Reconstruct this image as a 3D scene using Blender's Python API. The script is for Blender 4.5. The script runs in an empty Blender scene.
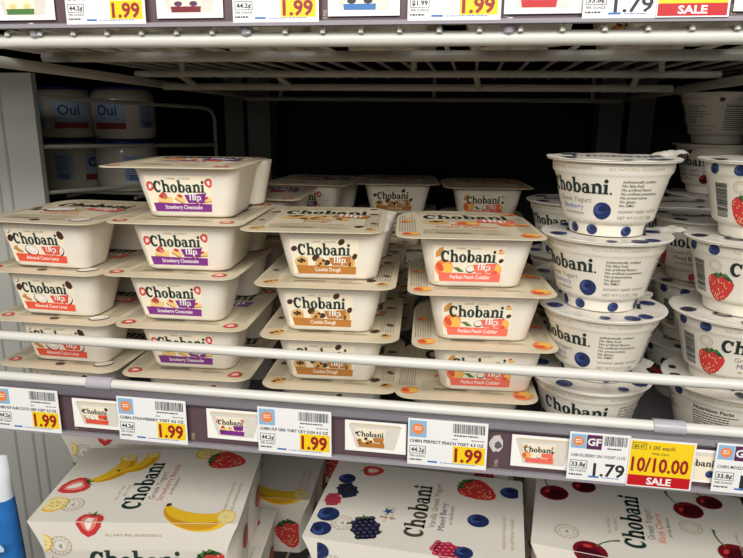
import bpy, bmesh, math, random
from mathutils import Vector, Matrix
from mathutils.geometry import tessellate_polygon
random.seed(7)
SC = bpy.context.scene
COL = SC.collection
PI = math.pi
mm = 0.001

# ------------------------------------------------------------------ camera, world, lights, exposure
def cam_axes(yaw, pitch, roll):
    f = Vector((-math.sin(yaw)*math.cos(pitch), math.cos(yaw)*math.cos(pitch), -math.sin(pitch)))
    r = Vector((math.cos(yaw), math.sin(yaw), 0)); u = r.cross(f)
    c, s = math.cos(roll), math.sin(roll)
    return c*r + s*u, -s*r + c*u, f
cd = bpy.data.cameras.new('camera'); cam = bpy.data.objects.new('camera', cd); COL.objects.link(cam)
r_, u_, f_ = cam_axes(.15113795, .250410554, .0104556608)
cam.matrix_world = Matrix(((r_.x, u_.x, -f_.x, 0), (r_.y, u_.y, -f_.y, -.455), (r_.z, u_.z, -f_.z, .2188), (0, 0, 0, 1)))
cd.sensor_width = 36; cd.lens = 638.274*36/743; cd.clip_start = .01; cd.clip_end = 50
SC.camera = cam
W = bpy.data.worlds.new('world'); SC.world = W; W.use_nodes = True
W.node_tree.nodes['Background'].inputs[0].default_value = (.9, .95, 1, 1)
W.node_tree.nodes['Background'].inputs[1].default_value = .035
def area_light(name, loc, target, sx, sy, power, color):
    l = bpy.data.lights.new(name, 'AREA'); l.shape = 'RECTANGLE'; l.size = sx; l.size_y = sy; l.energy = power; l.color = color
    o = bpy.data.objects.new(name, l); COL.objects.link(o); o.location = loc
    o.rotation_euler = (Vector(target) - Vector(loc)).to_track_quat('-Z', 'Y').to_euler()
    return o
area_light('canopy_light', (0, -.80, .80), (-.05, .03, .05), 1.7, .3, 11.5, (1, .97, .915))
area_light('aisle_ceiling_light', (.1, -2.4, 1.3), (-.05, .0, .0), 3.2, 1.0, 48, (1, .97, .915))
vs = SC.view_settings
SC.display_settings.display_device = 'sRGB'
vs.view_transform = 'Standard'; vs.look = 'None'; vs.gamma = 1; vs.use_curve_mapping = False; vs.exposure = 0.1

# ------------------------------------------------------------------ materials
def lin(h):
    h = h.lstrip('#'); v = [int(h[i:i+2], 16)/255 for i in (0, 2, 4)]
    return [x/12.92 if x <= .04045 else ((x+.055)/1.055)**2.4 for x in v] + [1]
MATS = {}
def mat(name, hexc, rough=.5, metal=0, noise=0, nscale=60, bump=0, bscale=200, spec=.5, trans=0, alpha=1, sss=0):
    m = bpy.data.materials.new(name); m.use_nodes = True
    nt = m.node_tree; b = nt.nodes['Principled BSDF']
    c = lin(hexc)
    b.inputs['Base Color'].default_value = c; b.inputs['Roughness'].default_value = rough
    b.inputs['Metallic'].default_value = metal; b.inputs['Specular IOR Level'].default_value = spec
    b.inputs['Transmission Weight'].default_value = trans; b.inputs['Alpha'].default_value = alpha
    if sss:
        b.inputs['Subsurface Weight'].default_value = sss; b.inputs['Subsurface Radius'].default_value = (.004, .003, .002)
    if noise:
        tc = nt.nodes.new('ShaderNodeTexCoord'); n = nt.nodes.new('ShaderNodeTexNoise'); n.inputs['Scale'].default_value = nscale; n.inputs['Detail'].default_value = 4
        mx = nt.nodes.new('ShaderNodeMix'); mx.data_type = 'RGBA'
        mx.inputs[6].default_value = [x*(1-noise) for x in c[:3]] + [1]; mx.inputs[7].default_value = [min(1, x*(1+noise*.6)) for x in c[:3]] + [1]
        nt.links.new(tc.outputs['Object'], n.inputs['Vector']); nt.links.new(n.outputs['Fac'], mx.inputs[0]); nt.links.new(mx.outputs[2], b.inputs['Base Color'])
    if bump:
        tc = nt.nodes.new('ShaderNodeTexCoord'); n = nt.nodes.new('ShaderNodeTexNoise'); n.inputs['Scale'].default_value = bscale
        bp = nt.nodes.new('ShaderNodeBump'); bp.inputs['Strength'].default_value = bump; bp.inputs['Distance'].default_value = .002
        nt.links.new(tc.outputs['Object'], n.inputs['Vector']); nt.links.new(n.outputs['Fac'], bp.inputs['Height']); nt.links.new(bp.outputs['Normal'], b.inputs['Normal'])
    MATS[name] = m; return m
mat('tub_plastic', '#ece6d9', .38, sss=.12)
mat('cup_plastic', '#ece6d8', .33, sss=.1)
mat('lid_paper', '#dacdb2', .42, noise=.04, nscale=90)
mat('foil_lid', '#dcd7cd', .35, bump=.25, bscale=90)
mat('label_cream', '#f4e9d2', .42)
mat('ink', '#1d2b2a', .5)
mat('ink_green', '#1e3a34', .5)
mat('ink_taupe', '#4f4a3c', .5)
mat('grey_ink', '#8d887c', .5)
mat('pale_ink', '#bcae92', .5)
mat('pink_ink', '#cf7f77', .5)
mat('blue_ink', '#6d8fc4', .5)
mat('purple_ink', '#6c4a78', .5)
mat('print_white', '#fbf8f2', .45)
mat('tag_white', '#f1f1f0', .4)
mat('tag_black', '#2b2b30', .5)
mat('coral', '#e2543c', .45)
mat('purple', '#7b2c86', .45)
mat('caramel', '#b87a35', .45)
mat('salmon', '#f0705f', .45)
mat('strawberry_red', '#d0393a', .45)
mat('strawberry_light', '#ef8a78', .45)
mat('seed', '#f2cf8a', .5)
mat('leaf', '#4e7a3b', .5)
mat('leaf_dark', '#2f4d2f', .5)
mat('peach', '#f08a4b', .45)
mat('peach_yellow', '#f3c05a', .45)
mat('crumble', '#d9a860', .5)
mat('cookie', '#dcb97c', .5)
mat('chocolate', '#4a2a22', .45)
mat('coconut', '#f6efe6', .45)
mat('cheesecake', '#f0cd86', .45)
mat('biscuit', '#c98b45', .5)
mat('blueberry', '#202f60', .45)
mat('blueberry_dark', '#17213f', .45)
mat('blueberry_light', '#3b5089', .45)
mat('blackberry', '#232235', .45)
mat('blackberry_light', '#474a6a', .45)
mat('raspberry', '#c0304a', .45)
mat('raspberry_light', '#e0657a', .45)
mat('cherry', '#7a1420', .35)
mat('cherry_dark', '#4a0c16', .35)
mat('stem_green', '#5d7a3a', .5)
mat('banana', '#f0c22c', .45)
mat('banana_shade', '#d39a1d', .45)
mat('banana_cut', '#f5e19a', .45)
mat('banana_tip', '#4b3520', .5)
mat('carton_white', '#e9e3d8', .42, noise=.03, nscale=40)
mat('white_wire', '#dcdad3', .3, noise=.06, nscale=40, bump=.12, bscale=120)
mat('grey_wire', '#a9a69e', .38, noise=.1, nscale=50, bump=.2, bscale=150)
mat('rail_strip', '#5f4a50', .35, noise=.10, nscale=35)
mat('rail_clear', '#6b656e', .2, noise=.1, nscale=60, alpha=.85)
mat('rail_edge', '#98939a', .25)
mat('clip_clear', '#c3bfcb', .12, alpha=.72)
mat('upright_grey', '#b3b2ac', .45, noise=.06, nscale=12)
mat('mat_grey', '#77757a', .6, noise=.06, nscale=30)
mat('seam_grey', '#96958f', .5)
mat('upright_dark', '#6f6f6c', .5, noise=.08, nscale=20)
mat('floor_tile', '#77736c', .35, noise=.08, nscale=5)
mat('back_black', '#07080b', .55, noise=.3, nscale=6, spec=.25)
mat('tag_blue', '#8fb9dd', .4)
mat('tag_orange', '#ee8a4a', .4)
mat('tag_yellow', '#f7d31e', .4)
mat('tag_red', '#c4161f', .4)
mat('price_red', '#9c1f24', .4)
mat('tag_purple', '#5b2a55', .4)
mat('tag_blue_dash', '#3672b8', .4)
mat('glass_cream', '#d8d2c2', .15, spec=.7)
mat('jar_blue', '#1d2f86', .35)
mat('jar_label', '#a9c0da', .4)
mat('jar_navy', '#2a3f86', .45)
mat('jar_red', '#9a3b22', .45)
mat('pouch_blue', '#2f7fd0', .2, noise=.45, nscale=55, bump=.6, bscale=60)
mat('pouch_white', '#e7ecf2', .22, bump=.4, bscale=50)
mat('pouch_splash', '#bfe0f6', .2)
mat('sticker_grey', '#cfcac4', .6, noise=.15, nscale=150)
mat('sticker_dark', '#5d5a58', .6)

# ------------------------------------------------------------------ mesh helpers
class G:
    """collects geometry (metres) for ONE mesh object"""
    def __init__(s): s.v = []; s.f = []; s.m = []; s.slots = []
    def slot(s, name):
        if name not in s.slots: s.slots.append(name)
        return s.slots.index(name)
    def add(s, verts, faces, name):
        k = len(s.v); i = s.slot(name); s.v += [tuple(p) for p in verts]
        for f in faces: s.f.append([k+a for a in f]); s.m.append(i)
    def box(s, x0, x1, y0, y1, z0, z1, name):
        v = [(x, y, z) for x in (x0, x1) for y in (y0, y1) for z in (z0, z1)]
        s.add(v, [(0, 1, 3, 2), (4, 6, 7, 5), (0, 4, 5, 1), (2, 3, 7, 6), (0, 2, 6, 4), (1, 5, 7, 3)], name)
    def loops(s, rings, name, cap0=True, cap1=True):
        n = len(rings[0]); v = [p for r in rings for p in r]; f = []
        for i in range(len(rings)-1):
            for j in range(n):
                a = i*n+j; b = i*n+(j+1) % n
                f.append((a, b, b+n, a+n))
        if cap0: f.append(tuple(reversed(range(n))))
        if cap1: f.append(tuple((len(rings)-1)*n+j for j in range(n)))
        s.add(v, f, name)
    def lathe(s, prof, name, n=64, cap0=True, cap1=True):
        s.loops([[(r*math.cos(2*PI*j/n), r*math.sin(2*PI*j/n), z) for j in range(n)] for r, z in prof], name, cap0, cap1)
    def tube(s, pts, r, name, n=10):
        pts = [Vector(p) for p in pts]; rings = []
        up = None
        for i, p in enumerate(pts):
            d = (pts[min(i+1, len(pts)-1)] - pts[max(i-1, 0)]).normalized()
            if up is None: up = Vector((0, 0, 1)) if abs(d.z) < .9 else Vector((0, 1, 0))
            a = d.cross(up).normalized(); b = a.cross(d).normalized(); up = b
            rings.append([p + r*(math.cos(2*PI*j/n)*a + math.sin(2*PI*j/n)*b) for j in range(n)])
        s.loops(rings, name)
    def build(s, name, parent=None, angle=35):
        me = bpy.data.meshes.new(name); me.from_pydata(s.v, [], s.f)
        for n in s.slots: me.materials.append(MATS[n])
        me.polygons.foreach_set('material_index', s.m)
        bm = bmesh.new(); bm.from_mesh(me)
        bmesh.ops.recalc_face_normals(bm, faces=[f for f in bm.faces if len(f.verts) > 0])
        bm.to_mesh(me); bm.free()
        me.polygons.foreach_set('use_smooth', [True]*len(me.polygons))
        me.set_sharp_from_angle(angle=math.radians(angle)); me.update()
        o = bpy.data.objects.new(name, me); COL.objects.link(o)
        if parent: o.parent = parent
        return o
def empty(name, loc=(0, 0, 0), rz=0):
    o = bpy.data.objects.new(name, None); COL.objects.link(o); o.empty_display_size = .01
    o.location = loc; o.rotation_euler = (0, 0, rz); return o
def tag(o, label=None, cat=None, group=None, kind=None):
    if label: o['label'] = label
    if cat: o['category'] = cat
    if group: o['group'] = group
    if kind: o['kind'] = kind
    return o
def dup(root):
    r = root.copy(); COL.objects.link(r)
    for ch in list(root.children):
        c = ch.copy(); COL.objects.link(c); c.parent = r
        for g in list(ch.children):
            d = g.copy(); COL.objects.link(d); d.parent = c
    return r

# ------------------------------------------------------------------ flat artwork (printing) in millimetres
_tc = {}
def text2d(body, bold):
    k = (body, bold)
    if k in _tc: return _tc[k]
    c = bpy.data.curves.new('t', 'FONT'); c.body = body; c.size = 1; c.resolution_u = 2; c.offset = bold
    o = bpy.data.objects.new('t', c); COL.objects.link(o)
    dg = bpy.context.evaluated_depsgraph_get(); ev = o.evaluated_get(dg); me = ev.to_mesh()
    v = [(p.co.x, p.co.y) for p in me.vertices]; f = [tuple(p.vertices) for p in me.polygons]
    ev.to_mesh_clear(); bpy.data.objects.remove(o); bpy.data.curves.remove(c)
    x0 = min([p[0] for p in v] or [0]); x1 = max([p[0] for p in v] or [0])
    _tc[k] = (v, f, x0, x1); return _tc[k]
def arc(cx, cy, rx, ry, a0, a1, n=20):
    return [(cx+rx*math.cos(math.radians(a0+(a1-a0)*i/n)), cy+ry*math.sin(math.radians(a0+(a1-a0)*i/n))) for i in range(n+1)]
def strip(pts, ws):
    out = []; n = len(pts)
    for i, p in enumerate(pts):
        a = pts[max(i-1, 0)]; b = pts[min(i+1, n-1)]; dx, dy = b[0]-a[0], b[1]-a[1]; l = math.hypot(dx, dy) or 1
        t = i/(n-1)*(len(ws)-1); k = min(int(t), len(ws)-2); w = (ws[k]*(1-(t-k)) + ws[k+1]*(t-k))/2
        out.append(((p[0]-dy/l*w, p[1]+dx/l*w), (p[0]+dy/l*w, p[1]-dx/l*w)))
    v = [q for pr in out for q in pr]
    return v, [(2*i, 2*i+1, 2*i+3, 2*i+2) for i in range(n-1)]
def quadp(*p): return list(p), [tuple(range(len(p)))]
def rect(x0, y0, x1, y1): return quadp((x0, y0), (x1, y0), (x1, y1), (x0, y1))
def ringst(cx, cy, rx, ry, wv, wh):      # oval ring with thick sides and thin top
    n = 28; v = []; f = []
    for i in range(n):
        a = 2*PI*i/n; v += [(cx+rx*math.cos(a), cy+ry*math.sin(a)), (cx+(rx-wv)*math.cos(a), cy+(ry-wh)*math.sin(a))]
    for i in range(n): j = (i+1) % n; f.append((2*i, 2*j, 2*j+1, 2*i+1))
    return v, f
def disc2(cx, cy, rx, ry, n=16):
    return [(cx, cy)] + [(cx+rx*math.cos(2*PI*i/n), cy+ry*math.sin(2*PI*i/n)) for i in range(n)], [(0, 1+i, 1+(i+1) % n) for i in range(n)]
def glyph_shapes():
    g = {}
    serif = lambda x, w=135: [rect(x, 0, x+w, 420), quadp((x-55, 0), (x+w+55, 0), (x+w+55, 45), (x+w, 85), (x, 85), (x-55, 45))]
    tall = lambda x, w=165: [rect(x, 0, x+w, 760), quadp((x-60, 690), (x, 690), (x, 760), (x-60, 745))]
    g['C'] = (620, [strip(arc(310, 350, 225, 305, 38, 320, 30), [70, 110, 178, 190, 178, 125, 60]),
                    quadp((450, 440), (555, 440), (545, 690), (500, 690)), disc2(470, 585, 75, 82)])
    arch = [strip(arc(300, 300, 170, 165, 165, 0, 18), [60, 110, 160, 165]), rect(388, 0, 553, 305),
            quadp((345, 0), (602, 0), (602, 55), (553, 90), (388, 90), (345, 55))]
    g['h'] = (615, tall(65) + [quadp((10, 0), (285, 0), (285, 55), (230, 90), (65, 90), (10, 55))] + arch)
    g['n'] = (615, [rect(65, 0, 230, 480), quadp((5, 415), (65, 415), (65, 485), (5, 470)), quadp((10, 0), (285, 0), (285, 55), (230, 90), (65, 90), (10, 55))] + arch)
    g['o'] = (545, [ringst(272, 240, 258, 262, 180, 82)])
    g['b'] = (590, tall(65) + [ringst(318, 240, 250, 262, 172, 82), rect(65, 0, 150, 200)])
    g['a'] = (540, [ringst(215, 150, 205, 168, 150, 66), strip([(75, 390), (130, 436), (220, 455), (325, 415), (362, 320)], [110, 80, 90, 145, 165]),
                    rect(282, 60, 445, 330), strip([(365, 130), (385, 45), (450, 32), (525, 62)], [160, 130, 90, 40]), disc2(95, 375, 50, 48)])
    g['i'] = (290, [rect(62, 0, 227, 480), quadp((5, 410), (65, 410), (65, 485), (5, 470)), quadp((10, 0), (280, 0), (280, 55), (227, 90), (62, 90), (10, 55)), disc2(142, 640, 100, 98)])
    g['.'] = (150, [disc2(60, 30, 38, 38)])
    g['f'] = (360, [rect(95, 0, 225, 560), strip(arc(270, 560, 110, 150, 180, 60, 10), [130, 100, 90]), rect(20, 400, 330, 480), quadp((50, 0), (280, 0), (280, 70), (50, 70))])
    g['l'] = (290, tall(80) + [quadp((20, 0), (275, 0), (275, 70), (20, 70))])
    g['p'] = (590, [rect(65, -220, 200, 480), quadp((10, -220), (255, -220), (255, -150), (10, -150)), quadp((5, 415), (65, 415), (65, 485), (5, 470)), ringst(315, 240, 245, 258, 145, 70)])
    return g
GLY = glyph_shapes()
class D:
    """2-D artwork: triangles with a material and a layer"""
    def __init__(s): s.items = []
    def raw(s, v, f, m, L): s.items.append((v, f, m, L)); return s
    def poly(s, pts, m, L):
        t = tessellate_polygon([[Vector((x, y, 0)) for x, y in pts]]); return s.raw(pts, [tuple(a) for a in t], m, L)
    def rect(s, x0, y0, x1, y1, m, L): return s.raw(*rect(x0, y0, x1, y1), m, L)
    def disc(s, cx, cy, rx, ry, m, L, rot=0, n=20):
        v, f = disc2(0, 0, rx, ry, n); c, q = math.cos(rot), math.sin(rot)
        return s.raw([(cx+c*x-q*y, cy+q*x+c*y) for x, y in v], f, m, L)
    def ring(s, cx, cy, r, w, m, L): return s.raw(*ringst(cx, cy, r, r, w, w), m, L)
    def stroke(s, pts, ws, m, L): return s.raw(*strip(pts, ws), m, L)
    def text(s, body, x, y, size, m, L, al='l', bold=.0, sx=1, rot=0):
        v, f, x0, x1 = text2d(body, bold); dx = {'l': x0, 'c': (x0+x1)/2, 'r': x1}[al]; c, q = math.cos(rot), math.sin(rot)
        return s.raw([(x+c*(a-dx)*size*sx-q*b*size, y+q*(a-dx)*size*sx+c*b*size) for a, b in v], f, m, L)
    def fit(s, body, x0, x1, y, size, m, L, bold=0):   # text stretched to fill x0..x1
        v, f, a0, a1 = text2d(body, bold); k = (x1-x0)/(a1-a0)
        return s.raw([(x0+(a-a0)*k, y+b*size) for a, b in v], f, m, L)
    def logo(s, word, x, y, width, m, L, rot=0, sy=1.0):
        tot = sum(GLY[ch][0] for ch in word); k = width/tot; c, q = math.cos(rot), math.sin(rot); X = 0
        for ch in word:
            w, shapes = GLY[ch]
            for v, f in shapes:
                s.raw([(x+c*(X+a)*k-q*b*k*sy, y+q*(X+a)*k+c*b*k*sy) for a, b in v], f, m, L)
            X += w
        return s
    def use(s, other, x, y, rot=0, sc=1, dl=0, sx=1):
        c, q = math.cos(rot), math.sin(rot)
        for v, f, m, L in other.items:
            s.raw([(x+sc*(c*a*sx-q*b), y+sc*(q*a*sx+c*b)) for a, b in v], f, m, L+dl)
        return s
    def into(s, g, fn, maxlen=None, base=.16, step=.07, clip=None):
        for v, f, m, L in s.items:
            tris = []
            for q in f:
                pg = [v[i] for i in q]
                if clip:
                    for ax_, sg_, lim in ((0, 1, clip[0]), (0, -1, -clip[1]), (1, 1, clip[2]), (1, -1, -clip[3])):
                        out = []
                        for a, b in zip(pg, pg[1:]+pg[:1]):
                            da, db = sg_*a[ax_]-lim, sg_*b[ax_]-lim
                            if da >= 0: out.append(a)
                            if (da >= 0) != (db >= 0):
                                t = da/(da-db); out.append((a[0]+t*(b[0]-a[0]), a[1]+t*(b[1]-a[1])))
                        pg = out
                        if len(pg) < 3: break
                    if len(pg) < 3: continue
                for i in range(1, len(pg)-1): tris.append((pg[0], pg[i], pg[i+1]))
            if maxlen:
                out = []; st = tris[:]
                while st:
                    t = st.pop(); e = [math.hypot(t[i][0]-t[(i+1) % 3][0], t[i][1]-t[(i+1) % 3][1]) for i in range(3)]
                    k = e.index(max(e))
                    if e[k] > maxlen:
                        a, b, c = t[k], t[(k+1) % 3], t[(k+2) % 3]; h = ((a[0]+b[0])/2, (a[1]+b[1])/2)
                        st += [(a, h, c), (h, b, c)]
                    else: out.append(t)
                tris = out
            off = base+step*L; vs = []; fs = []; idx = {}
            for t in tris:
                ids = []
                for p in t:
                    kk = (round(p[0], 4), round(p[1], 4))
                    if kk not in idx: idx[kk] = len(vs); vs.append(tuple(c*mm for c in fn(p[0], p[1], off)))
                    ids.append(idx[kk])
                if len(set(ids)) == 3: fs.append(tuple(ids))
            if fs: g.add(vs, fs, m)

# --- fruit motifs, each about 10 mm tall round the origin
def art_strawberry(seed=1):
    rnd = random.Random(seed); d = D()
    out = [(0, -5.2), (1.6, -4.4), (3.2, -2.2), (4.2, .6), (4.3, 2.4), (3.2, 3.9), (1.4, 4.2), (0, 4.0), (-1.4, 4.2), (-3.2, 3.9), (-4.3, 2.4), (-4.2, .6), (-3.2, -2.2), (-1.6, -4.4)]
    d.poly(out, 'strawberry_red', 1)
    for i in range(26):
        y = rnd.uniform(-4, 3); w = 3.7*min(1, (y+5.6)/6); x = rnd.uniform(-w, w); d.disc(x, y, .2, .3, 'seed', 2, n=6)
    for a in (-70, -35, 0, 35, 70):
        t = math.radians(90+a); dx, dy = math.cos(t), math.sin(t)
        d.poly([(-.9*dy, 3.4+.9*dx), (dx*2.6-.5*dy, 3.4+dy*2.2+.5*dx), (dx*4.0, 3.4+dy*2.6-.9), (dx*2.2+.7*dy, 3.3+dy*1.6-.7*dx)], 'leaf' if a % 70 else 'leaf_dark', 3)
    return d
def art_strawberry_half():
    d = D(); out = [(0, -5.2), (2.2, -3.8), (4.0, -.8), (4.3, 2.0), (3.2, 3.9), (1.2, 4.2), (0, 3.7), (-1.2, 4.2), (-3.2, 3.9), (-4.3, 2.0), (-4.0, -.8), (-2.2, -3.8)]
    d.poly(out, 'strawberry_red', 1); d.poly([(x*.62, y*.62+.1) for x, y in out], 'strawberry_light', 2)
    d.poly([(x*.28, y*.5+.1) for x, y in out], 'coconut', 3)
    for a in (-55, 0, 55):
        t = math.radians(90+a); d.poly([(-.8, 3.6), (math.cos(t)*3.4, 3.6+math.sin(t)*2.4), (.8, 3.6)], 'leaf', 4)
    return d
def art_blueberry():
    d = D(); d.disc(0, 0, 5, 4.9, 'blueberry', 1); d.disc(-1.2, 1.3, 2.9, 2.6, 'blueberry_light', 2)
    d.disc(.5, 1.2, 2.2, 1.7, 'blueberry_dark', 3)
    for k in range(5):
        a = 2*PI*k/5; d.poly([(.5+1.1*math.cos(a-.5), 1.2+.9*math.sin(a-.5)), (.5+2.9*math.cos(a), 1.2+2.2*math.sin(a)), (.5+1.1*math.cos(a+.5), 1.2+.9*math.sin(a+.5))], 'blueberry', 4)
    return d
def art_cluster(m1, m2, seed=3, leaf=True):
    rnd = random.Random(seed); d = D(); d.disc(0, -.3, 3.6, 4.6, m1, 1)
    for j in range(6):
        for i in range(4):
            y = -3.9+j*1.5; w = 3.5*math.sqrt(max(.05, 1-((y+.2)/5)**2)); x = -w+2*w*(i+.5*(j % 2)+.25)/4
            d.disc(x, y, 1.05, .95, m1, 2, n=10); d.disc(x-.15, y+.2, .5, .42, m2, 3, n=8)
    if leaf:
        for a in (-60, 0, 60):
            t = math.radians(90+a); d.poly([(-.7, 3.6), (math.cos(t)*3.2, 3.4+math.sin(t)*2), (.7, 3.6)], 'stem_green', 4)
    return d
def art_cherry():
    d = D(); d.disc(0, -1, 4.6, 4.2, 'cherry', 1); d.disc(.4, -1.9, 3.6, 2.7, 'cherry_dark', 2); d.disc(-1.6, .5, 1.2, .7, 'strawberry_red', 3, .5)
    d.stroke([(.2, 2.2), (.6, 4.5), (1.8, 7), (3.6, 9)], [.6, .45, .5, .8], 'stem_green', 4); return d
def art_banana():
    d = D(); p = arc(0, 10, 17, 13, 205, 330, 18)
    d.stroke(p, [2.6, 7.5, 10.5, 11.5, 11, 9.5], 'banana', 1); d.stroke([(x, y-3.2) for x, y in p], [.6, 1.8, 3.2, 3.6, 3.0, 1.5], 'banana_shade', 2)
    d.disc(p[0][0], p[0][1]+.5, 1.2, 1.4, 'banana_tip', 3); e = p[-1]
    d.disc(e[0], e[1], 4.8, 5.4, 'banana', 3, .5); d.disc(e[0]+.5, e[1]+.2, 4.0, 4.5, 'banana_cut', 4, .5)
    for k in range(3): d.disc(e[0]+.4+.9*math.cos(k*2.1), e[1]+.9*math.sin(k*2.1), .5, .3, 'banana_shade', 5, k*2.1, 8)
    return d
def art_slice():
    d = D(); d.disc(0, 0, 5, 4.6, 'banana', 1); d.disc(.3, 0, 4.2, 3.9, 'banana_cut', 2)
    for k in range(6): d.disc(1.6*math.cos(k*PI/3), 1.5*math.sin(k*PI/3), .7, .3, 'banana_shade', 3, k*PI/3, 8)
    return d
def art_chip():
    d = D(); d.poly([(-2, -1.2), (0, -1.8), (2, -1), (2.2, .6), (.8, 1.7), (-1.2, 1.6), (-2.3, .5)], 'chocolate', 1); return d
def art_cookie(seed=1):
    rnd = random.Random(seed); d = D()
    d.poly([(5*math.cos(2*PI*i/14)*rnd.uniform(.88, 1.05), 4.3*math.sin(2*PI*i/14)*rnd.uniform(.88, 1.05)) for i in range(14)], 'cookie', 1)
    d.poly([(3.6*math.cos(2*PI*i/10)*rnd.uniform(.8, 1.05)+.8, 2.9*math.sin(2*PI*i/10)*rnd.uniform(.8, 1.05)-.6) for i in range(10)], 'crumble', 2)
    for k in range(4): d.use(art_chip(), rnd.uniform(-3, 3), rnd.uniform(-2.4, 2.4), rnd.uniform(0, 6), .5, 2)
    return d
def art_peach():
    d = D(); d.disc(0, 0, 5, 4.4, 'peach', 1); d.disc(1.3, -.6, 3.3, 3, 'peach_yellow', 2); d.disc(-2, .8, 1.6, 2.6, 'coral', 3, .4); return d
def art_coconut():
    d = D(); d.disc(0, 0, 5, 3.6, 'chocolate', 1); d.disc(.1, .5, 4.5, 2.8, 'coconut', 2); d.disc(.3, .7, 2.9, 1.6, 'pale_ink', 3); d.disc(.3, .8, 2.7, 1.4, 'coconut', 4); return d
def art_almond():
    d = D(); d.poly([(-4, 0), (-1.5, 1.7), (2, 1.3), (4, 0), (2, -1.3), (-1.5, -1.7)], 'biscuit', 1); d.stroke([(-3, 0), (0, .3), (3, 0)], [.3, .4, .3], 'crumble', 2); return d
def art_cake():
    d = D(); d.poly([(-5, -1), (4, -2.6), (5, .8), (-3.5, 2.6)], 'cheesecake', 1); d.poly([(-5, -1), (4, -2.6), (3.9, -3.7), (-4.9, -2.2)], 'biscuit', 2); d.disc(-1, 2, 2.4, 1.2, 'strawberry_red', 3); return d
def art_round(txt):
    d = D(); d.ring(0, 0, 5, .35, 'pale_ink', 1); d.ring(0, 0, 3.1, .25, 'pale_ink', 1); d.text(txt, 0, -1.3, 3.4, 'grey_ink', 2, 'c')
    for k in range(14):
        a = 2*PI*k/14; d.rect(4.05*math.cos(a)-.3, 4.05*math.sin(a)-.3, 4.05*math.cos(a)+.3, 4.05*math.sin(a)+.3, 'pale_ink', 2)
    return d
def barcode(w, h, m, seed=2, vertical=False):
    rnd = random.Random(seed); d = D(); x = 0
    while x < w-.4:
        t = rnd.choice((.25, .3, .5, .75)); t = min(t, w-x)
        if vertical: d.rect(0, x, h, x+t, m, 2)
        else: d.rect(x, 0, x+t, h, m, 2)
        x += t+rnd.choice((.3, .35, .55))
    return d
def bars(d, x, y, w, n, pitch, m, L, seed=0, th=.55, rot=False):   # lines of print too fine to read
    rnd = random.Random(seed)
    for i in range(n):
        p = x if not rot else y; e = p+w*rnd.uniform(.72, 1)
        while p < e:
            q = min(e, p+rnd.uniform(.8, 2.6))
            if rot: d.rect(x+i*pitch, p, x+i*pitch+th, q, m, L)
            else: d.rect(p, y-i*pitch, q, y-i*pitch+th, m, L)
            p = q+.45
    return d
A_STRAW, A_STRAW2, A_HALF, A_BLUE = art_strawberry(), art_strawberry(5), art_strawberry_half(), art_blueberry()
A_BLACK, A_RASP = art_cluster('blackberry', 'blackberry_light', 3), art_cluster('raspberry', 'raspberry_light', 4, False)
A_CHERRY, A_BANANA, A_SLICE, A_CHIP, A_COOKIE, A_COOKIE2 = art_cherry(), art_banana(), art_slice(), art_chip(), art_cookie(1), art_cookie(4)
A_PEACH, A_COCO, A_ALM, A_CAKE = art_peach(), art_coconut(), art_almond(), art_cake()

# ------------------------------------------------------------------ yogurt tub with two compartments and a peel-off lid
LIDZ = 41.5
def rrect(cx, cy, w, h, r, z, n=6, bow=0, rb=None):
    """rounded rectangle ring (mm); r = front corner radius, rb = back corner radius"""
    rb = r if rb is None else rb; out = []
    for (sx, sy, a0, rr) in ((1, -1, -90, r), (1, 1, 0, rb), (-1, 1, 90, rb), (-1, -1, 180, r)):
        ox, oy = cx+sx*(w/2-rr), cy+sy*(h/2-rr)
        for i in range(n+1):
            a = math.radians(a0+90*i/n); x, y = ox+rr*math.cos(a), oy+rr*math.sin(a)
            if bow: y -= bow*max(0, 1-((x-cx)/(w/2))**2)*(1 if y < cy else 0)
            out.append((x, y, z))
    return out
S_ = lambda ring: [(x*mm, y*mm, z*mm) for x, y, z in ring]
def tub_mesh_main(dep=0):
    g = G(); R = []
    for t, w, h, r in ((0, 66, 50, 9), (.02, 70, 54, 10), (.06, 72, 56, 10), (.5, 80, 64, 10.5), (.94, 87.5, 71.5, 11), (.97, 89, 73, 11), (1, 90, 74, 11)):
        R.append(S_(rrect(0, 44+dep/2, w, h+dep, r, LIDZ*t, rb=r+7)))
    g.loops(R, 'tub_plastic'); return g
def tub_mesh_side():
    g = G(); R = []
    for t, w, h, r in ((0, 62, 24, 11), (.03, 66, 28, 13), (.5, 74, 34, 16), (.96, 82, 40, 19), (1, 83, 41, 20)):
        R.append(S_(rrect(9, 110, w, h, r, LIDZ*t)))
    g.loops(R, 'tub_plastic'); return g
DH = [1.0]
def dome(x, y): return DH[0]*max(0, 1-(x/59)**2)*max(0, 1-((y-70)/72)**2)
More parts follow.
